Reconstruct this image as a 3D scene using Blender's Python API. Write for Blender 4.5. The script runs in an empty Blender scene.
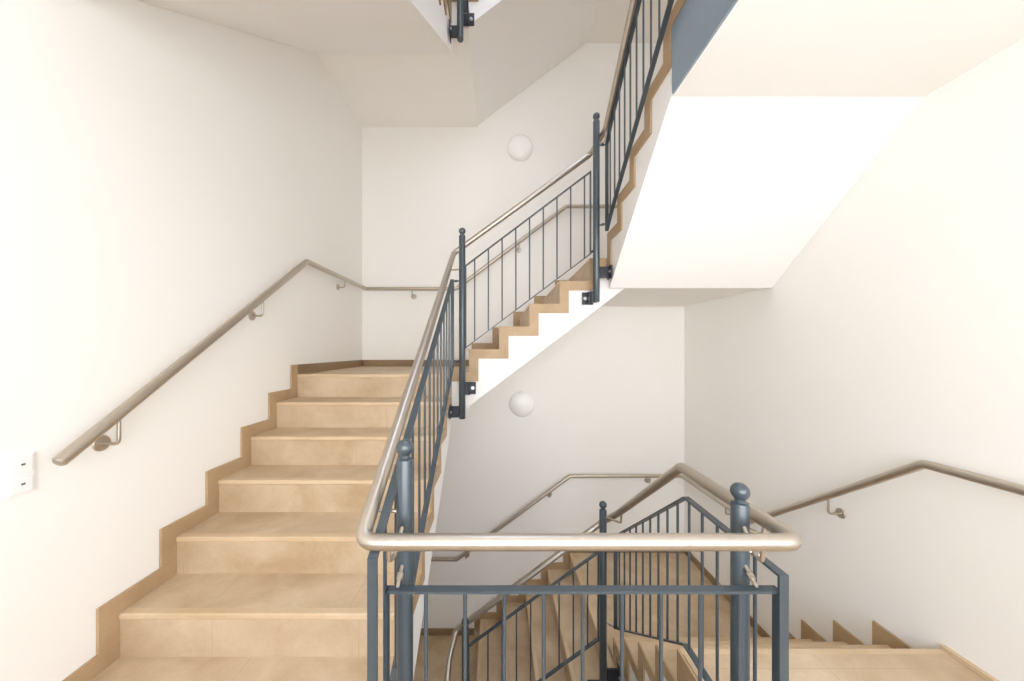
import bpy, bmesh, math
from mathutils import Vector, Matrix

# ------------------------------------------------------------------ basics
SC = bpy.context.scene
COL = SC.collection
EYE = 1.482                      # eye height above the landing the camera stands on
R = 0.1842                       # rise of a step
STOREY = 17 * R
WL, WR, WB, WF = -1.612, 2.214, 3.992, -0.95    # wall faces: left, right, back, front
XL, XR = -0.392, 0.900           # well faces of the left and right flights
YB, YF = 2.762, 0.980            # well faces of the back flight and the front landing
YBL = 2.530                      # well face of the back flight one storey down
T = 0.076                        # width of the tile bands and skirtings

SC.view_settings.view_transform = 'Standard'
SC.view_settings.look = 'None'
SC.view_settings.exposure = 0.0
SC.view_settings.gamma = 1.0
SC.view_settings.use_curve_mapping = False


# ------------------------------------------------------------------ materials
def new_mat(name):
    m = bpy.data.materials.new(name)
    m.use_nodes = True
    nt = m.node_tree
    b = nt.nodes['Principled BSDF']
    return m, nt, b


def plaster(name, col, rough=0.75):
    m, nt, b = new_mat(name)
    tc = nt.nodes.new('ShaderNodeTexCoord')
    n = nt.nodes.new('ShaderNodeTexNoise'); n.inputs['Scale'].default_value = 1.3; n.inputs['Detail'].default_value = 3
    nt.links.new(tc.outputs['Object'], n.inputs['Vector'])
    r = nt.nodes.new('ShaderNodeValToRGB')
    r.color_ramp.elements[0].position = 0.3; r.color_ramp.elements[1].position = 0.75
    r.color_ramp.elements[0].color = (col[0] * .985, col[1] * .98, col[2] * .97, 1)
    r.color_ramp.elements[1].color = (*col, 1)
    nt.links.new(n.outputs['Fac'], r.inputs['Fac'])
    nt.links.new(r.outputs['Color'], b.inputs['Base Color'])
    f = nt.nodes.new('ShaderNodeTexNoise'); f.inputs['Scale'].default_value = 160; f.inputs['Detail'].default_value = 2
    nt.links.new(tc.outputs['Object'], f.inputs['Vector'])
    bp = nt.nodes.new('ShaderNodeBump'); bp.inputs['Strength'].default_value = 0.06; bp.inputs['Distance'].default_value = 0.002
    nt.links.new(f.outputs['Fac'], bp.inputs['Height'])
    nt.links.new(bp.outputs['Normal'], b.inputs['Normal'])
    b.inputs['Roughness'].default_value = rough
    b.inputs['Specular IOR Level'].default_value = 0.25
    return m


def tile(name, c1, c2, rough=0.45, joint=0.0, joint_axis=0, grout=(.46, .36, .25), joint2=0.0):
    """sandstone tile: cloudy mottling, fine grain, thin joints at a fixed pitch"""
    m, nt, b = new_mat(name)
    tc = nt.nodes.new('ShaderNodeTexCoord')
    oi = nt.nodes.new('ShaderNodeObjectInfo')
    off = nt.nodes.new('ShaderNodeVectorMath'); off.operation = 'SCALE'
    off.inputs[0].default_value = (3.1, 1.7, 2.3)
    nt.links.new(oi.outputs['Random'], off.inputs['Scale'])
    add = nt.nodes.new('ShaderNodeVectorMath'); add.operation = 'ADD'
    nt.links.new(tc.outputs['Object'], add.inputs[0]); nt.links.new(off.outputs[0], add.inputs[1])
    n = nt.nodes.new('ShaderNodeTexNoise'); n.inputs['Scale'].default_value = 3.2; n.inputs['Detail'].default_value = 6
    n.inputs['Roughness'].default_value = 0.6; n.inputs['Distortion'].default_value = 0.4
    nt.links.new(add.outputs[0], n.inputs['Vector'])
    r = nt.nodes.new('ShaderNodeValToRGB')
    r.color_ramp.elements[0].position = 0.34; r.color_ramp.elements[1].position = 0.66
    r.color_ramp.elements[0].color = (*c1, 1); r.color_ramp.elements[1].color = (*c2, 1)
    nt.links.new(n.outputs['Fac'], r.inputs['Fac'])
    col = r.outputs['Color']
    g = nt.nodes.new('ShaderNodeTexNoise'); g.inputs['Scale'].default_value = 60; g.inputs['Detail'].default_value = 4
    nt.links.new(add.outputs[0], g.inputs['Vector'])
    mx = nt.nodes.new('ShaderNodeMix'); mx.data_type = 'RGBA'; mx.blend_type = 'MULTIPLY'
    mx.inputs[0].default_value = 0.12
    nt.links.new(col, mx.inputs[6]); nt.links.new(g.outputs['Fac'], mx.inputs[7])
    col = mx.outputs[2]
    if joint:
        sep = nt.nodes.new('ShaderNodeSeparateXYZ')
        nt.links.new(add.outputs[0], sep.inputs[0])
        prev = None
        for ax, pitch in ((joint_axis, joint), (1 - joint_axis, joint2)):
            if not pitch:
                continue
            md = nt.nodes.new('ShaderNodeMath'); md.operation = 'FLOORED_MODULO'
            nt.links.new(sep.outputs[ax], md.inputs[0]); md.inputs[1].default_value = pitch
            lt = nt.nodes.new('ShaderNodeMath'); lt.operation = 'LESS_THAN'
            nt.links.new(md.outputs[0], lt.inputs[0]); lt.inputs[1].default_value = 0.003
            if prev is None:
                prev = lt.outputs[0]
            else:
                mm = nt.nodes.new('ShaderNodeMath'); mm.operation = 'MAXIMUM'
                nt.links.new(prev, mm.inputs[0]); nt.links.new(lt.outputs[0], mm.inputs[1])
                prev = mm.outputs[0]
        m2 = nt.nodes.new('ShaderNodeMix'); m2.data_type = 'RGBA'
        nt.links.new(prev, m2.inputs[0]); nt.links.new(col, m2.inputs[6]); m2.inputs[7].default_value = (*grout, 1)
        col = m2.outputs[2]
    nt.links.new(col, b.inputs['Base Color'])
    b.inputs['Roughness'].default_value = rough
    b.inputs['Specular IOR Level'].default_value = 0.35
    return m


def paint(name, col, rough=0.35, metal=0.0, grain=0.0, spec=0.5, stretch=(1, 1, 1)):
    m, nt, b = new_mat(name)
    tc = nt.nodes.new('ShaderNodeTexCoord')
    mp = nt.nodes.new('ShaderNodeMapping'); mp.inputs['Scale'].default_value = stretch
    nt.links.new(tc.outputs['Object'], mp.inputs['Vector'])
    n = nt.nodes.new('ShaderNodeTexNoise'); n.inputs['Scale'].default_value = 40; n.inputs['Detail'].default_value = 3
    nt.links.new(mp.outputs['Vector'], n.inputs['Vector'])
    r = nt.nodes.new('ShaderNodeValToRGB')
    k = 1 - grain
    r.color_ramp.elements[0].color = (col[0] * k, col[1] * k, col[2] * k, 1)
    r.color_ramp.elements[1].color = (*col, 1)
    nt.links.new(n.outputs['Fac'], r.inputs['Fac'])
    nt.links.new(r.outputs['Color'], b.inputs['Base Color'])
    b.inputs['Roughness'].default_value = rough
    b.inputs['Metallic'].default_value = metal
    b.inputs['Specular IOR Level'].default_value = spec
    return m


M = {
    'wall': plaster('wall_plaster', (.905, .896, .872)),
    'soffit': plaster('soffit_plaster', (.895, .88, .85)),
    'stringer': plaster('stringer_paint', (.90, .89, .88), 0.6),
    'tread': tile('sandstone_tread', (.51, .37, .225), (.68, .54, .38), joint=.62, joint_axis=0),
    'tread_y': tile('sandstone_tread_cross', (.51, .37, .225), (.68, .54, .38), joint=.62, joint_axis=1),
    'floor': tile('sandstone_floor', (.51, .37, .225), (.68, .54, .38), joint=.62, joint_axis=0, joint2=.62),
    'nosing': tile('sandstone_nosing', (.60, .44, .27), (.70, .54, .36), rough=.35),
    'riser': tile('sandstone_riser', (.49, .35, .21), (.66, .52, .365), joint=.62, joint_axis=0),
    'riser_y': tile('sandstone_riser_cross', (.49, .35, .21), (.66, .52, .365), joint=.62, joint_axis=1),
    'band': tile('sandstone_band', (.42, .28, .16), (.52, .37, .22)),
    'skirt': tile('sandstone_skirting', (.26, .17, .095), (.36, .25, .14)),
    'steel': paint('brushed_steel', (.58, .52, .445), rough=.38, metal=1.0, grain=.12, stretch=(1, 1, 1)),
    'iron': paint('blue_grey_iron_paint', (.042, .062, .077), rough=.33, grain=.12, spec=.9),
    'black': paint('dark_bracket_paint', (.018, .022, .03), rough=.4, grain=.2),
    'fascia': paint('blue_grey_fascia_paint', (.24, .315, .385), rough=.22, grain=.15),
    'opal': paint('opal_glass', (.95, .95, .94), rough=.25, grain=.02),
    'plastic': paint('white_plastic', (.88, .88, .88), rough=.35, grain=.02),
    'dot': paint('dark_plastic', (.12, .10, .09), rough=.4, grain=.1),
    'bolt': paint('zinc_bolt', (.62, .62, .62), rough=.3, metal=1.0, grain=.1),
    'frame': paint('window_frame_paint', (.75, .75, .75), rough=.4, grain=.03),
}


# ------------------------------------------------------------------ mesh helpers
def finish(name, bm, mat, parent=None, smooth=False, mats=None):
    bmesh.ops.recalc_face_normals(bm, faces=bm.faces)
    me = bpy.data.meshes.new(name)
    bm.to_mesh(me); bm.free()
    if smooth:
        for p in me.polygons:
            p.use_smooth = True
        if hasattr(me, 'set_sharp_from_angle'):
            me.set_sharp_from_angle(angle=math.radians(40))
    for x in (mats or [mat]):
        me.materials.append(M[x])
    o = bpy.data.objects.new(name, me)
    COL.objects.link(o)
    if parent is not None:
        o.parent = parent
        if parent.type == 'EMPTY':
            o.matrix_parent_inverse = Matrix.Translation(-parent.location)
    return o


def thing(name, label, cat, loc, group=None):
    o = bpy.data.objects.new(name, None)
    COL.objects.link(o)
    o.location = loc
    o.empty_display_size = .1
    o['label'] = label; o['category'] = cat
    if group:
        o['group'] = group
    return o


def structure(o):
    o['kind'] = 'structure'
    return o


def add_box(bm, x0, x1, y0, y1, z0, z1):
    vs = [bm.verts.new(c) for c in ((x0, y0, z0), (x1, y0, z0), (x1, y1, z0), (x0, y1, z0),
                                    (x0, y0, z1), (x1, y0, z1), (x1, y1, z1), (x0, y1, z1))]
    for f in ((0, 3, 2, 1), (4, 5, 6, 7), (0, 1, 5, 4), (1, 2, 6, 5), (2, 3, 7, 6), (3, 0, 4, 7)):
        bm.faces.new([vs[i] for i in f])
    return vs


def box_bm(x0, x1, y0, y1, z0, z1, bevel=0.0):
    bm = bmesh.new()
    add_box(bm, *(sorted((x0, x1)) + sorted((y0, y1)) + sorted((z0, z1))))
    if bevel:
        bmesh.ops.bevel(bm, geom=list(bm.edges), offset=bevel, segments=2, affect='EDGES', profile=.7)
    return bm


def add_prism(bm, poly, a, b, P):
    """extrude polygon of (s, z) from across-value a to b; P(s, w, z) -> world"""
    va = [bm.verts.new(P(s, a, z)) for s, z in poly]
    vb = [bm.verts.new(P(s, b, z)) for s, z in poly]
    n = len(poly)
    fa = bm.faces.new(va); fb = bm.faces.new(vb[::-1])
    for i in range(n):
        j = (i + 1) % n
        bm.faces.new((va[j], va[i], vb[i], vb[j]))
    return fa, fb


def add_bar(bm, p, q, w, t, up):
    """flat bar from p to q: width w across, thickness t along the projected up vector"""
    p, q = Vector(p), Vector(q)
    d = (q - p).normalized()
    side = d.cross(Vector(up)).normalized()
    u = side.cross(d).normalized()
    vs = []
    for e in (p, q):
        for a, b in ((-1, -1), (1, -1), (1, 1), (-1, 1)):
            vs.append(bm.verts.new(e + side * (a * w / 2) + u * (b * t / 2)))
    for f in ((0, 3, 2, 1), (4, 5, 6, 7), (0, 1, 5, 4), (1, 2, 6, 5), (2, 3, 7, 6), (3, 0, 4, 7)):
        bm.faces.new([vs[i] for i in f])


def flat_path(bm, pts, w, t, side):
    """one continuous flat bar along a polyline lying in a vertical plane; side = unit normal of that plane"""
    pts = [Vector(p) for p in pts]
    side = Vector(side)
    rings = []
    for i, p in enumerate(pts):
        d1 = (pts[i] - pts[i - 1]).normalized() if i else (pts[1] - pts[0]).normalized()
        d2 = (pts[i + 1] - pts[i]).normalized() if i < len(pts) - 1 else d1
        n1, n2 = side.cross(d1), side.cross(d2)
        n = (n1 + n2).normalized()
        k = 1 / max(.3, n.dot(n1))
        rings.append([bm.verts.new(p + side * (a * w / 2) + n * (b * k * t / 2))
                      for a, b in ((-1, -1), (1, -1), (1, 1), (-1, 1))])
    for r0, r1 in zip(rings, rings[1:]):
        for i in range(4):
            j = (i + 1) % 4
            bm.faces.new((r0[i], r0[j], r1[j], r1[i]))
    bm.faces.new(rings[0][::-1]); bm.faces.new(rings[-1])


def rounded(pts, rad, seg=7):
    pts = [Vector(p) for p in pts]
    out = [pts[0]]
    for i in range(1, len(pts) - 1):
        a, b, c = pts[i - 1], pts[i], pts[i + 1]
        u, v = (a - b), (c - b)
        lu, lv = u.length, v.length
        u.normalize(); v.normalize()
        ang = u.angle(v)
        rr = rad[i] if isinstance(rad, (list, tuple)) else rad
        if ang > math.radians(178) or rr <= 0:
            out.append(b); continue
        tl = min(rr / math.tan(ang / 2), lu * .48, lv * .48)
        p0, p1 = b + u * tl, b + v * tl
        for k in range(seg + 1):
            s = k / seg
            out.append(p0 * (1 - s) ** 2 + b * 2 * s * (1 - s) + p1 * s * s)
    out.append(pts[-1])
    return out


def add_tube(bm, pts, r, seg=16, cap=True):
    pts = [Vector(p) for p in pts]
    n = len(pts)
    tang = []
    for i in range(n):
        a = pts[max(0, i - 1)]; b = pts[min(n - 1, i + 1)]
        t = Vector((0, 0, 0))
        if i > 0: t += (pts[i] - pts[i - 1]).normalized()
        if i < n - 1: t += (pts[i + 1] - pts[i]).normalized()
        tang.append(t.normalized())
    ref = Vector((0, 0, 1)) if abs(tang[0].z) < .9 else Vector((1, 0, 0))
    nrm = tang[0].cross(ref).normalized()
    rings = []
    for i in range(n):
        if i:
            q = tang[i - 1].rotation_difference(tang[i])
            nrm = q @ nrm
        nrm = (nrm - tang[i] * nrm.dot(tang[i])).normalized()
        bi = tang[i].cross(nrm)
        rings.append([bm.verts.new(pts[i] + (nrm * math.cos(2 * math.pi * k / seg) + bi * math.sin(2 * math.pi * k / seg)) * r)
                      for k in range(seg)])
    for r0, r1 in zip(rings, rings[1:]):
        for i in range(seg):
            j = (i + 1) % seg
            bm.faces.new((r0[i], r0[j], r1[j], r1[i]))
    if cap:
        for ring, t, s in ((rings[0], tang[0], -1), (rings[-1], tang[-1], 1)):
            c = sum((v.co for v in ring), Vector()) / seg
            inner = [bm.verts.new(c + (v.co - c) * .72 + t * s * r * .28) for v in ring]
            for i in range(seg):
                j = (i + 1) % seg
                bm.faces.new((ring[i], ring[j], inner[j], inner[i]))
            bm.faces.new(inner)


def tube_bm(pts, r, seg=16):
    bm = bmesh.new(); add_tube(bm, pts, r, seg); return bm


def add_lathe(bm, prof, origin, axis=(0, 0, 1), seg=24):
    axis = Vector(axis).normalized()
    ref = Vector((1, 0, 0)) if abs(axis.x) < .9 else Vector((0, 1, 0))
    u = axis.cross(ref).normalized(); v = axis.cross(u)
    o = Vector(origin)
    rings = []
    for rr, h in prof:
        if rr < 1e-6:
            rings.append([bm.verts.new(o + axis * h)])
        else:
            rings.append([bm.verts.new(o + axis * h + (u * math.cos(2 * math.pi * k / seg) + v * math.sin(2 * math.pi * k / seg)) * rr)
                          for k in range(seg)])
    for a, b in zip(rings, rings[1:]):
        for i in range(seg):
            j = (i + 1) % seg
            if len(a) == 1 and len(b) == 1: continue
            if len(a) == 1: bm.faces.new((a[0], b[j], b[i]))
            elif len(b) == 1: bm.faces.new((a[i], a[j], b[0]))
            else: bm.faces.new((a[i], a[j], b[j], b[i]))
    if len(rings[0]) > 1: bm.faces.new(rings[0][::-1])
    if len(rings[-1]) > 1: bm.faces.new(rings[-1])


def lathe_bm(*a, **k):
    bm = bmesh.new(); add_lathe(bm, *a, **k); return bm


# ------------------------------------------------------------------ stairs
def zigzag(s1, g, n, z0, lead=0.0, tail=0.0, R=R):
    """stair line: foot of the first riser ... top nosing"""
    pts = []
    if lead: pts.append((s1 - lead, z0))
    for k in range(n):
        pts.append((s1 + k * g, z0 + k * R))
        pts.append((s1 + k * g, z0 + (k + 1) * R))
    if tail: pts.append((s1 + (n - 1) * g + tail, z0 + n * R))
    return pts


def shift(pts, ds, dz):
    return [(s + ds, z + dz) for s, z in pts]


def stair_flight(label, P, wall, inner, s1, g, n, z0, soffit, mats, base, lead=0.0, tail=0.0, R=R, skirt_end=True):
    """soffit = ((s, z) low end, (s, z) high end)"""
    root = thing('stair_flight', label, 'stairs', base, 'stair flights of the stairwell')
    wall += .002 if wall < inner else -.002
    tr, rs = mats
    sgn = 1 if wall > inner else -1
    out = inner - sgn * .012                       # face of the tile band
    zz = zigzag(s1, g, n, z0, R=R)
    # plastered concrete body
    top = shift(zz, .022, -.03)
    top[0] = (top[0][0], z0 - .03)
    s_end = max(soffit[1][0], s1 + (n - 1) * g + .06)
    poly = [(soffit[0][0], soffit[0][1])] + [(soffit[0][0], z0 - .03)] + top + [(s_end, z0 + n * R - .03), (s_end, soffit[1][1])]
    if s_end > soffit[1][0] + .001:
        poly.append(soffit[1])
    bm = bmesh.new(); add_prism(bm, poly, wall, inner, P)
    finish('stringer', bm, 'stringer', root)
    for k in range(1, n + 1):
        s, z = s1 + (k - 1) * g, z0 + k * R
        bm = bmesh.new()
        add_prism(bm, [(s, z - R), (s + .022, z - R), (s + .022, z - .026), (s, z - .026)], wall, inner, P)
        finish('riser', bm, rs, root)
        e = .005
        nose = [(s - e, z - .020), (s - e + .002, z - .024), (s - e + .006, z - .026), (s + .03, z - .026), (s + .03, z),
                (s - e + .008, z), (s - e + .003, z - .002), (s - e + .001, z - .005)]
        if k < n:
            bm = bmesh.new()
            add_prism(bm, [(s + .03, z - .03), (s + g + .022, z - .03), (s + g + .022, z), (s + .03, z)], wall, inner, P)
            t = finish('tread', bm, tr, root)
        else:
            t = root
        bm = bmesh.new(); add_prism(bm, nose, wall, inner, P)
        finish('nosing', bm, 'nosing', t)
    # stepped wall skirting and the band on the well face
    zs = zigzag(s1, g, n, z0, R=R)
    up = shift(zs, -T, T)
    if skirt_end:
        poly = zs + [(zs[-1][0], zs[-1][1] + T)] + up[::-1]
    else:                                       # the skirting dies out level with the landing
        zs, up = zs[:-1], up[:-1]
        poly = zs + [(zs[-1][0], up[-1][1])] + up[::-1]
    bm = bmesh.new(); add_prism(bm, poly, wall, wall - sgn * .012, P)
    finish('skirting', bm, 'band', root)
    zb = zigzag(s1, g, n, z0, lead=lead, tail=tail, R=R)
    dn = shift(zb, T, -T)
    if lead: dn[0] = (zb[0][0], dn[0][1])
    dn[-1] = (zb[-1][0], dn[-1][1]) if tail else dn[-1]
    if not tail: zb = zb + [(zb[-1][0] + T, zb[-1][1])]
    bm = bmesh.new(); add_prism(bm, zb + dn[::-1], inner, out, P)
    finish('side_band', bm, 'band', root)
    return root


GL, S1L = .2516, 1.170           # left flight: going, first riser
GB, S1B = .2470, -.237           # back flight (runs in +x)
GR = .2320                       # right flight (runs in -y)
# (level of its foot, rise, top riser) for the upper and the lower right flight
ZB0, RB = 7 * R + .012, R + .0022          # back flight of this storey
RIGHT = {0: (ZB0 + 5 * RB, .1970, 1.807), -1: (-5 * R, R, 1.668)}
S1LB, GLB, ZLB = -.206, .2635, -1.899     # back flight one storey down: first riser, going, foot
RLB = (-5 * R - ZLB) / 5
ZTOP = RIGHT[0][0] + 5 * RIGHT[0][1]       # the front landing overhead

PL = lambda s, w, z: (w, s, z)
PB = lambda s, w, z: (s, w, z)
PR = lambda s, w, z: (w, -s, z)


def left_flight(z0, label):
    # underside rises from the front landing to the fold below the back left landing
    hi = (3.004, 4.128 - STOREY + z0)
    lo_s = S1L - .02
    lo = (lo_s, hi[1] - .722 * (hi[0] - lo_s))
    return stair_flight(label, PL, WL, XL, S1L, GL, 7, z0, (lo, hi), ('tread', 'riser'),
                        (-1.0, S1L, z0), lead=S1L - YF - .014, tail=YB - S1L - 6 * GL)


def back_flight(z0, label, rise=R, sof=0.0, s1=S1B, g=GB, face=YB):
    lo = (-.24, sof + 1.02); hi = (1.05, sof + 1.997)
    return stair_flight(label, PB, WB, face, s1, g, 5, z0, (lo, hi), ('tread_y', 'riser_y'),
                        (s1, 3.4, z0), lead=s1 - XL - .014, tail=XR - s1 - 4 * g - .014, R=rise)


def right_flight(st, label):
    z0, rise, y5 = RIGHT[st]
    y1 = y5 + 4 * GR
    lo = (-2.7126, st * STOREY + 1.9825); hi = (-1.7466, st * STOREY + 2.797)
    return stair_flight(label, PR, WR, XR, -y1, GR, 5, z0, (lo, hi), ('tread', 'riser'),
                        (1.5, y1, z0), lead=max(0, YB - y1 - .014), tail=y5 - YF - .014, R=rise, skirt_end=False)


left_flight(0, 'wide sandstone flight climbing straight ahead along the white left wall')
back_flight(ZB0, 'short flight climbing right along the back wall behind two dark posts', RB)
right_flight(0, 'upper right flight seen from its white underside, zigzag edge beside the posts')
left_flight(ZLB - 7 * R, 'lowest flight below the left one, hidden deep under the front landing')
back_flight(ZLB, 'lower back flight descending left, seen through the front bars', RLB, -STOREY - .04, S1LB, GLB, YBL)
right_flight(-1, 'right flight going down from the front landing along the right wall')
left_flight(STOREY, 'overhead left flight, smooth cream underside at the top left')
back_flight(7 * R + STOREY, 'overhead back flight, sloping grey underside beside the short hanging post', sof=STOREY)


# ------------------------------------------------------------------ landings, walls
def slab(name, top, body, ztop, zbot):
    """tile on top of a plastered slab; the two have outlines of their own"""
    bm = bmesh.new()
    for outline, za, zb, mi in ((top, ztop - .03, ztop, 0), (body, zbot, ztop - .03, 1)):
        lo = [bm.verts.new((x, y, za)) for x, y in outline]
        hi = [bm.verts.new((x, y, zb)) for x, y in outline]
        n = len(outline)
        fs = [bm.faces.new(lo[::-1]), bm.faces.new(hi)]
        for i in range(n):
            j = (i + 1) % n
            fs.append(bm.faces.new((lo[i], lo[j], hi[j], hi[i])))
        for f in fs:
            f.material_index = mi
    return structure(finish(name, bm, None, mats=['floor', 'soffit']))


I = .004                         # slabs stay a hair inside the well faces of the flights


def front_landing(z, yr, zbot):
    def out(a, b): return [(WL, WF), (WR, WF), (WR, a), (XR + I, a), (XR + I, YF - I), (XL - I, YF - I), (XL - I, b), (WL, b)]
    return slab('floor', out(yr - .03, S1L + .02), out(yr - .06, S1L - .02), z, zbot)


def back_left_landing(z, zbot, face=YB, s1=S1B):
    yb = S1L + 6 * GL + .03
    if face > yb:
        def out(x): return [(WL, yb), (XL - I, yb), (XL - I, face + I), (x, face + I), (x, WB), (WL, WB)]
    else:
        def out(x): return [(WL, yb), (XL + I, yb), (XL + I, face + I), (x, face + I), (x, WB), (WL, WB)]
    return slab('floor', out(s1 + .02), out(s1 - .003), z, zbot)


def back_right_landing(z, zbot, y1, face=YB, sl=S1B + 4 * GB):
    xb = sl + .03
    def out(y):
        return [(xb, face + I), (XR + I, face + I), (XR + I, y), (WR, y), (WR, WB), (xb, WB)]
    return slab('floor', out(y1 - .02), out(max(2.7126, face + .02)), z, zbot)


front_landing(0, RIGHT[-1][2], -.334)
front_landing(ZTOP, RIGHT[0][2], 2.797)
back_left_landing(7 * R, 1.001)
back_left_landing(ZLB, .961 - STOREY, YBL, S1LB)
back_left_landing(7 * R + STOREY, 1.001 + STOREY)
back_right_landing(RIGHT[0][0], 1.997, RIGHT[0][2] + 4 * GR)
back_right_landing(-5 * R, 1.957 - STOREY, RIGHT[-1][2] + 4 * GR, YBL, S1LB + 4 * GLB)
back_right_landing(12 * R + STOREY, 1.997 + STOREY, 2.588)

ZLO, ZHI = ZLB - 7 * R, 6.60
bm = box_bm(WL - .2, WR + .2, WF - .2, WB + .2, ZLO - .2, ZLO)
structure(finish('floor', bm, 'floor'))
structure(finish('wall_left', box_bm(WL - .2, WL, WF - .2, WB + .2, ZLO, ZHI), 'wall'))
structure(finish('wall_right', box_bm(WR, WR + .2, WF - .2, WB + .2, ZLO, ZHI), 'wall'))
structure(finish('wall_back', box_bm(WL, WR, WB, WB + .2, ZLO, ZHI), 'wall'))

# window openings behind the camera: (left, right, sill, head), one per storey
WINDOWS = [(.20, 1.00, -STOREY + 1.30, -STOREY + 2.20), (-1.05, 2.10, .72, 2.30), (-.20, 1.10, ZTOP + .90, ZTOP + 2.10)]
bm = bmesh.new()
zc = ZLO
for x0, x1, a, b in WINDOWS:
    add_box(bm, WL, WR, WF - .2, WF, zc, a)
    add_box(bm, WL, x0, WF - .2, WF, a, b)
    add_box(bm, x1, WR, WF - .2, WF, a, b)
    zc = b
add_box(bm, WL, WR, WF - .2, WF, zc, ZHI)
structure(finish('wall_front', bm, 'wall'))
portals = []
for i, (x0, x1, a, b) in enumerate(WINDOWS):
    bm = bmesh.new()
    for x in (x0 + .03, (x0 + x1) / 2, x1 - .03):
        add_box(bm, x - .03, x + .03, WF - .14, WF - .06, a, b)
    for z in (a + .03, b - .03):
        add_box(bm, x0, x1, WF - .13, WF - .07, z - .03, z + .03)
    structure(finish('window_%d' % (i + 1), bm, 'frame'))
    portals.append(((x0 + x1) / 2, WF - .2, (a + b) / 2, x1 - x0, b - a, (math.radians(90), 0, 0)))

# top ceiling with a roof light over the well
SKX0, SKX1, SKY0, SKY1 = -.4, 1.1, 1.0, 2.8
bm = bmesh.new()
add_box(bm, WL - .2, SKX0, WF - .2, WB + .2, ZHI, ZHI + .2)
add_box(bm, SKX1, WR + .2, WF - .2, WB + .2, ZHI, ZHI + .2)
add_box(bm, SKX0, SKX1, WF - .2, SKY0, ZHI, ZHI + .2)
add_box(bm, SKX0, SKX1, SKY1, WB + .2, ZHI, ZHI + .2)
structure(finish('ceiling', bm, 'wall'))
bm = bmesh.new()
for x in (SKX0 + .03, (SKX0 + SKX1) / 2, SKX1 - .03):
    add_box(bm, x - .03, x + .03, SKY0, SKY1, ZHI + .05, ZHI + .12)
for y in (SKY0 + .03, SKY1 - .03):
    add_box(bm, SKX0, SKX1, y - .03, y + .03, ZHI + .05, ZHI + .12)
structure(finish('window_4', bm, 'frame'))
portals.append(((SKX0 + SKX1) / 2, (SKY0 + SKY1) / 2, ZHI + .2, SKX1 - SKX0, SKY1 - SKY0, (0, 0, 0)))

# skirting boards on the landings
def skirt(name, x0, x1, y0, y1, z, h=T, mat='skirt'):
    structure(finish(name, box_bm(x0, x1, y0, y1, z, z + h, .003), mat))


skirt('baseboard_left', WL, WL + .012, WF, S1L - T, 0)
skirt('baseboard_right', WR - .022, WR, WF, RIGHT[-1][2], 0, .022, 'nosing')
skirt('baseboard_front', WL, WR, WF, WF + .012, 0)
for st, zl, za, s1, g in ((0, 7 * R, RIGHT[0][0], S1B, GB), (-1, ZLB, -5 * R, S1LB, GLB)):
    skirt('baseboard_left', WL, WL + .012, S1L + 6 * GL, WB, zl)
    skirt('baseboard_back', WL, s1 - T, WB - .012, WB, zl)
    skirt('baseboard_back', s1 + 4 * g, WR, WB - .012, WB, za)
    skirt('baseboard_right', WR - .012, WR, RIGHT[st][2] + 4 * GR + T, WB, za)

# painted fascias and tile edge on the front landings
n = 0
for z, zb, yr in ((0, -.334, RIGHT[-1][2]), (ZTOP, 2.797, RIGHT[0][2])):
    for x0, x1, y0, y1, z0, z1, mt in ((XR - .007, XR + I, YF, yr - T - .006, zb, z - T + .01, 'fascia'),
                                       (XL, XR, YF - I, YF + .012, zb, z - T, 'fascia'),
                                       (XL, XR, YF - I, YF + .013, z - T, z + .001, 'band')):
        n += 1
        structure(finish('trim_%d' % n, box_bm(x0, x1, y0, y1, z0, z1), mt))


# ------------------------------------------------------------------ newel posts
PR_ = .0258


def newel(label, x, y, ztop, zbot, brackets, face=YB):
    root = thing('newel_post', label, 'post', (x, y, zbot), 'round posts with ball tops')
    h = ztop - zbot
    rb = .0272
    prof = [(.0, 0), (PR_ - .003, 0), (PR_, .004), (PR_, h - 2 * rb - .014), (PR_ - .002, h - 2 * rb - .009), (.016, h - 2 * rb - .006), (.016, h - 2 * rb + .006), (0, h - 2 * rb + .006)]
    finish('shaft', lathe_bm(prof, (x, y, zbot)), 'iron', root, True)
    ball = [(rb * math.sin(math.pi * k / 14), ztop - zbot - rb - rb * math.cos(math.pi * k / 14)) for k in range(15)]
    ball[0] = (0, ball[0][1]); ball[-1] = (0, ball[-1][1])
    finish('ball_finial', lathe_bm(ball, (x, y, zbot)), 'iron', root, True)
    for kind, z in brackets:
        # a plate on the stair face and a stub that reaches the post
        bm = bmesh.new()
        if kind == 'back':
            sx = .058 if x < 0.3 else -.048
            add_box(bm, x + sx - .045, x + sx + .045, face - .020, face - .012, z - .05, z + .05)
            lo, hi = sorted((x, x + sx))
            add_box(bm, lo, hi, y - .006, y + .006, z - .045, z + .045)
            add_box(bm, x + sx - .006, x + sx + .006, y - .006, face - .016, z - .045, z + .045)
            bo = ((x + sx + (.02 if sx > 0 else -.02), face - .018, z), (0, -1, 0))
        else:
            fx = XL + .012 if kind == 'left' else XR - .012
            e = 1 if kind == 'left' else -1
            add_box(bm, *sorted((fx, fx + e * .008)), y - .05, y + .045, z - .05, z + .05)
            add_box(bm, *sorted((x, fx)), y - .006, y + .006, z - .045, z + .045)
            bo = ((fx + e * .006, y - .025, z), (e, 0, 0))
        br = finish('bracket', bm, 'black', root)
        bm = lathe_bm([(0, 0), (.014, 0), (.014, .003), (.009, .003), (.009, .012), (0, .012)], bo[0], bo[1], seg=12)
        finish('bolt', bm, 'bolt', br, True)
    return root


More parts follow.
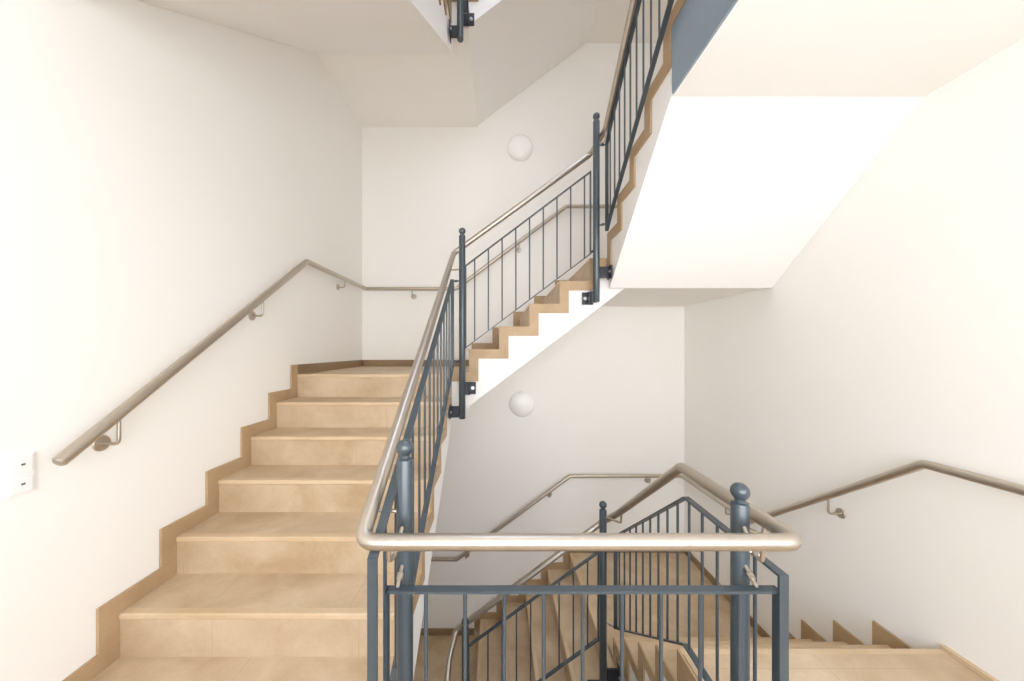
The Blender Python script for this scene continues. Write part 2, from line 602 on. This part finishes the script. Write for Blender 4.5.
E = EYE
newel('dark ball-topped post at the head of the left flight, on the back stair corner', -.284, 2.665, E + .970, E - .545, (('back', E - .310), ('left', E - .490)))
newel('tall dark post where the back flight meets the upper right flight', .780, 2.665, E + 1.880, E + .380, (('right', E + .615), ('back', E + .420)))
newel('dark post left of the front guard, its ball just above the steel handrail corner', -.298, 1.075, E - .285, E - 1.75, (('left', E - 1.64),))
newel('stout blue-grey post right of the front guard, ball above the steel handrail', .774, 1.075, E - .425, E - 1.86, (('right', E - 1.70),))
newel('slim black-looking post down in the well where lower right and back flights meet', .7625, 2.44, E - 1.097, E - 2.607, (('right', E - 2.36), ('back', E - 2.52)), YBL)
newel('lower post at the foot of the lower back flight, behind the front bars', -.238, 2.44, E - 1.946, E - 3.456, (('back', E - 3.25), ('left', E - 3.40)), YBL)
newel('short bottom end of a post hanging down at the top edge of the picture', -.297, 2.640, E + 3.95, E + 2.435, (('back', E + 2.70), ('left', E + 2.50)))


# ------------------------------------------------------------------ guard panels
BW, BT = .027, .008


def railing(label, pts, height, side, spacing, start, links, clamp='iron'):
    """pts = polyline of the top bar in a vertical plane; the bottom bar runs parallel below it"""
    root = thing('railing', label, 'railing', (Vector(pts[0]) + Vector((0, 0, -height))), 'iron guard panels round the stairwell')
    pts = [Vector(p) for p in pts]
    low = [p - Vector((0, 0, height)) for p in pts]
    for nm, pp in (('top_bar', pts), ('bottom_bar', low)):
        bm = bmesh.new(); flat_path(bm, pp, BW, BT, side)
        finish(nm, bm, 'iron', root)
    for p, q in ((pts[0], low[0]), (pts[-1], low[-1])):
        bm = bmesh.new()
        dirn = (pts[1] - pts[0]) if p is pts[0] else (pts[-1] - pts[-2])
        h = Vector((dirn.x, dirn.y, 0)).normalized()
        add_bar(bm, q - Vector((0, 0, BT / 2)), p + Vector((0, 0, BT / 2)), BW, BT, h)
        finish('end_bar', bm, 'iron', root)
    # balusters at an even horizontal spacing
    total = sum(Vector((b.x - a.x, b.y - a.y)).length for a, b in zip(pts, pts[1:]))
    s = start
    while s < total - spacing * .4:
        acc = 0
        for a, b in zip(pts, pts[1:]):
            L = Vector((b.x - a.x, b.y - a.y)).length
            if s <= acc + L + 1e-9:
                p = a.lerp(b, (s - acc) / L); break
            acc += L
        d = Vector((1, 0, 0)) if abs(side[1]) > .5 else Vector((0, 1, 0))
        bm = bmesh.new(); add_tube(bm, [p - Vector((0, 0, height)), p], .0058, 10)
        finish('baluster', bm, 'iron', root, True)
        s += spacing
    for a, b in links:
        bm = bmesh.new()
        a, b = Vector(a), Vector(b)
        add_tube(bm, [a, b], .006, 10)
        m = (a + b) / 2; d = (b - a).normalized()
        add_tube(bm, [m - d * .008, m + d * .008], .010, 12)
        finish('clamp', bm, clamp, root, True)
    return root


# left flight: climbs from the front corner to the back left post
railing('sloping iron guard with thin bars along the left flight', [(-.351, .940, E - .585), (-.349, 2.565, E + .535)], .655, (1, 0, 0), .113, .103,
        (((-.352, 2.565, E + .525), (-.300, 2.650, E + .545)), ((-.352, 2.565, E - .105), (-.300, 2.650, E - .085))))
# back flight
railing('sloping iron guard of thin bars between the two posts on the back flight', [(-.262, 2.735, E + .686), (.752, 2.735, E + 1.449)], .667, (0, 1, 0), .1117, .072,
        (((-.262, 2.735, E + .675), (-.282, 2.680, E + .665)), ((.752, 2.735, E + .79), (.772, 2.680, E + .80))))
# upper right flight
railing('dark iron guard rising steeply at the top, along the upper right flight', [(.860, 2.655, E + 1.63), (.860, 2.560, E + 1.725), (.860, 1.40, E + 2.630)], .685, (1, 0, 0), .098, .08,
        (((.860, 2.655, E + 1.625), (.795, 2.66, E + 1.62)), ((.860, 2.655, E + 1.0), (.795, 2.66, E + .985))))
# front landing
railing('level iron guard with upright bars across the front of the well', [(-.332, 1.005, E - .717), (.834, 1.005, E - .717)], .665, (0, 1, 0), .1172, .1165,
        (((-.300, 1.005, E - .71), (-.300, 1.052, E - .675)), ((.774, 1.005, E - .71), (.774, 1.052, E - .675))), 'steel')
# right flight, going down
railing('iron guard that starts level then slopes down beside the right flight', [(.836, .985, E - .662), (.836, 1.494, E - .656), (.836, 2.39, E - 1.325)], .655, (1, 0, 0), .094, .108,
        (((.836, 1.06, E - .655), (.797, 1.075, E - .640)), ((.836, 2.390, E - 1.97), (.780, 2.435, E - 1.97)), ((.836, 2.390, E - 1.34), (.780, 2.435, E - 1.34))), 'steel')
# lower back flight
railing('lower iron guard seen through the front bars, along the lower back flight', [(.742, 2.490, E - 1.497), (-.215, 2.490, E - 2.189)], .645, (0, 1, 0), .1055, .078,
        (((.742, 2.490, E - 1.51), (.757, 2.455, E - 1.50)), ((-.215, 2.490, E - 2.18), (-.232, 2.455, E - 2.19))))


# ------------------------------------------------------------------ handrails
RR = .0228
root = thing('handrail', 'brushed steel handrail winding round the well above the iron guards', 'handrail', (.2, .957, E - .547))
path = [(.838, 1.20, E + 2.84), (.838, 2.62, E + 1.715), (.800, 2.900, E + 1.690), (-.385, 2.930, E + .845), (-.391, .957, E - .547), (.857, .957, E - .547),
        (.857, 1.573, E - .548), (.853, 2.40, E - 1.170), (.800, 2.600, E - 1.335), (-.325, 2.600, E - 2.170), (-.360, 2.46, E - 2.275), (-.387, 1.0, E - 3.35)]
finish('rail', tube_bm(rounded(path, [0, .06, .05, .05, .045, .045, .05, .04, .05, .05, .05, 0], 9), RR, 20), 'steel', root, True)
arms = [
    [(-.298, 1.075, E - .515), (-.365, 1.075, E - .515), (-.385, 1.075, E - .510), (-.387, 1.075, E - .475)],
    [(-.298, 1.075, E - .540), (-.305, .985, E - .605), (-.312, .962, E - .605), (-.312, .957, E - .56)],
    [(.774, 1.075, E - .540), (.758, .985, E - .605), (.756, .962, E - .605), (.756, .957, E - .56)],
    [(.774, 1.075, E - .560), (.835, 1.075, E - .590), (.850, 1.075, E - .588), (.852, 1.075, E - .56)],
    [(-.290, 2.665, E + .640), (-.370, 2.690, E + .640), (-.384, 2.690, E + .645), (-.386, 2.690, E + .665)],
    [(.780, 2.665, E + 1.640), (.825, 2.640, E + 1.630), (.836, 2.620, E + 1.635), (.838, 2.610, E + 1.70)],
    [(.7625, 2.44, E - 1.205), (.835, 2.36, E - 1.205), (.853, 2.33, E - 1.198), (.854, 2.32, E - 1.125)],
    [(-.238, 2.44, E - 2.470), (-.340, 2.40, E - 2.47), (-.358, 2.39, E - 2.46), (-.361, 2.38, E - 2.34)],
]
for a in arms:
    finish('arm', tube_bm(rounded(a, .012, 4), .0065, 10), 'steel', root, True)


def wall_rail(label, path, rads, brackets, base):
    root = thing('handrail', label, 'handrail', base)
    finish('rail', tube_bm(rounded(path, rads, 6), .0215, 18), 'steel', root, True)
    for wallp, nrm, railp in brackets:
        # a round plate on the wall, an arm out of it that turns up to the rail
        w, nv, rp = Vector(wallp), Vector(nrm), Vector(railp)
        out = (rp - w).dot(nv)
        knee = w + nv * out
        bm = tube_bm(rounded([w, knee - Vector((0, 0, .004)), Vector((rp.x, rp.y, rp.z - .018))], .022, 5), .0065, 10)
        b = finish('bracket', bm, 'steel', root, True)
        finish('rosette', lathe_bm([(0, 0), (.032, 0), (.032, .003), (.029, .006), (.010, .006), (.010, .010), (0, .010)], w, nv, 24), 'steel', b, True)
    return root


XW = WL + .072; YW = WB - .080; XRW = WR - .080
wl_z = lambda y: E - .386 + .7235 * (y - 1.189)
bk_z = lambda x: E + .713 + .747 * (x + .489)
bl_z = lambda x: E - 2.437 + .735 * (x + .480)
wr_z = lambda y: E - .571 - .758 * (y - 1.684)


def bl(y, z, k=.12): return ((WL, y, z - k), (1, 0, 0), (XW, y, z))
def bb(x, z, k=.078): return ((x, WB, z - k), (0, -1, 0), (x, YW, z))
def brt(y, z, k=.115): return ((WR, y, z - k), (-1, 0, 0), (XRW, y, z))


wall_rail('long steel handrail on the left wall, climbing then running round the back wall',
          [(XW, 1.180, wl_z(1.180)), (XW, 2.709, E + .713), (XW, YW, E + .713), (-.489, YW, E + .713), (.795, YW, E + 1.672), (XRW, YW, E + 1.672), (XRW, 2.75, E + 1.672)],
          [0, .06, .012, .06, .06, .03, 0],
          [bl(1.365, wl_z(1.365)), bl(2.20, wl_z(2.20)), bl(3.38, E + .713, .08), bb(-1.00, E + .713), bb(.245, bk_z(.245)), bb(1.3, E + 1.672)],
          (XW, 1.18, wl_z(1.18)))
wall_rail('steel handrail on the right wall that dips down and on along the lower back wall',
          [(XRW, .20, E - .571), (XRW, 1.684, E - .571), (XRW, 2.851, E - 1.456), (XRW, YW, E - 1.464), (.838, YW, E - 1.468), (-.480, YW, E - 2.437), (-1.45, YW, E - 2.437), (XW, YW, E - 2.437), (XW, 2.9, E - 2.437)],
          [0, .06, .06, .03, .06, .06, 0, .03, 0],
          [brt(2.17, wr_z(2.17)), brt(3.15, E - 1.458, .08), bb(1.77, E - 1.468), bb(.607, bl_z(.607)), bb(-.37, bl_z(-.37)), bb(-1.1, E - 2.437)],
          (XRW, 1.684, E - .571))

# ------------------------------------------------------------------ lamps and switch
def wall_lamp(label, px, z):
    root = thing('wall_lamp', label, 'lamp', (px, WB, z), 'round wall lamps on the back wall')
    r = .150
    prof = [(0, 0), (r - .02, 0), (r - .02, .02), (0, .02)]
    finish('base', lathe_bm(prof, (px, WB, z), (0, -1, 0), 40), 'plastic', root, True)
    prof = [(r - .004, .012), (r, .018)] + [(r * math.cos(a), .022 + .085 * math.sin(a)) for a in [math.pi / 2 * k / 12 for k in range(12)]] + [(0, .107)]
    finish('shade', lathe_bm(prof, (px, WB, z), (0, -1, 0), 40), 'opal', root, True)


wall_lamp('white domed wall lamp high on the back wall above the back flight', .262, E + 2.39)
wall_lamp('white domed wall lamp below the back flight, over the lower well', .285, E - .64)

sx, sy, sz = WL, 1.130, E - .418
root = thing('light_switch', 'white double light switch on the left wall below the handrail end', 'switch', (sx, sy, sz))
finish('frame', box_bm(sx, sx + .010, sy - .034, sy + .034, sz - .066, sz + .066, .003), 'plastic', root)
for k in (.033, -.033):
    rk = finish('rocker', box_bm(sx + .006, sx + .014, sy - .025, sy + .025, sz + k - .027, sz + k + .027, .002), 'plastic', root)
    finish('indicator', box_bm(sx + .0135, sx + .0150, sy - .004, sy + .006, sz + k - .003, sz + k + .003), 'dot', rk)

# ------------------------------------------------------------------ daylight
w = bpy.data.worlds.new('overcast'); SC.world = w; w.use_nodes = True
nt = w.node_tree
bg = nt.nodes['Background']
tc = nt.nodes.new('ShaderNodeTexCoord')
sp = nt.nodes.new('ShaderNodeSeparateXYZ')
nt.links.new(tc.outputs['Generated'], sp.inputs[0])
rp = nt.nodes.new('ShaderNodeValToRGB')         # white horizon haze, bluer towards the zenith
rp.color_ramp.elements[0].position = 0.15; rp.color_ramp.elements[0].color = (.935, .965, 1.0, 1)
rp.color_ramp.elements[1].position = 0.95; rp.color_ramp.elements[1].color = (.62, .74, 1.0, 1)
nt.links.new(sp.outputs['Z'], rp.inputs['Fac'])
nt.links.new(rp.outputs['Color'], bg.inputs['Color'])
bg.inputs['Strength'].default_value = 8.15
for i, (x, y, z, sx_, sy_, rot) in enumerate(portals):
    li = bpy.data.lights.new('window_daylight', 'AREA')
    li.shape = 'RECTANGLE'; li.size = sx_; li.size_y = sy_
    li.cycles.is_portal = True
    o = bpy.data.objects.new('window_daylight', li); COL.objects.link(o)
    o.location = (x, y, z); o.rotation_euler = rot
SC.cycles.diffuse_bounces = 12
SC.cycles.max_bounces = 14
SC.cycles.use_denoising = True

# ------------------------------------------------------------------ camera
cam = bpy.data.cameras.new('camera')
cam.sensor_fit = 'HORIZONTAL'; cam.sensor_width = 36
cam.lens = 336 / 1024 * 36
cam.shift_x = 14 / 1024
cam.shift_y = 9.5 / 1024
cam.clip_start = .02
o = bpy.data.objects.new('camera', cam); COL.objects.link(o)
o.location = (0, 0, EYE); o.rotation_euler = (math.radians(90), 0, 0)
SC.camera = o
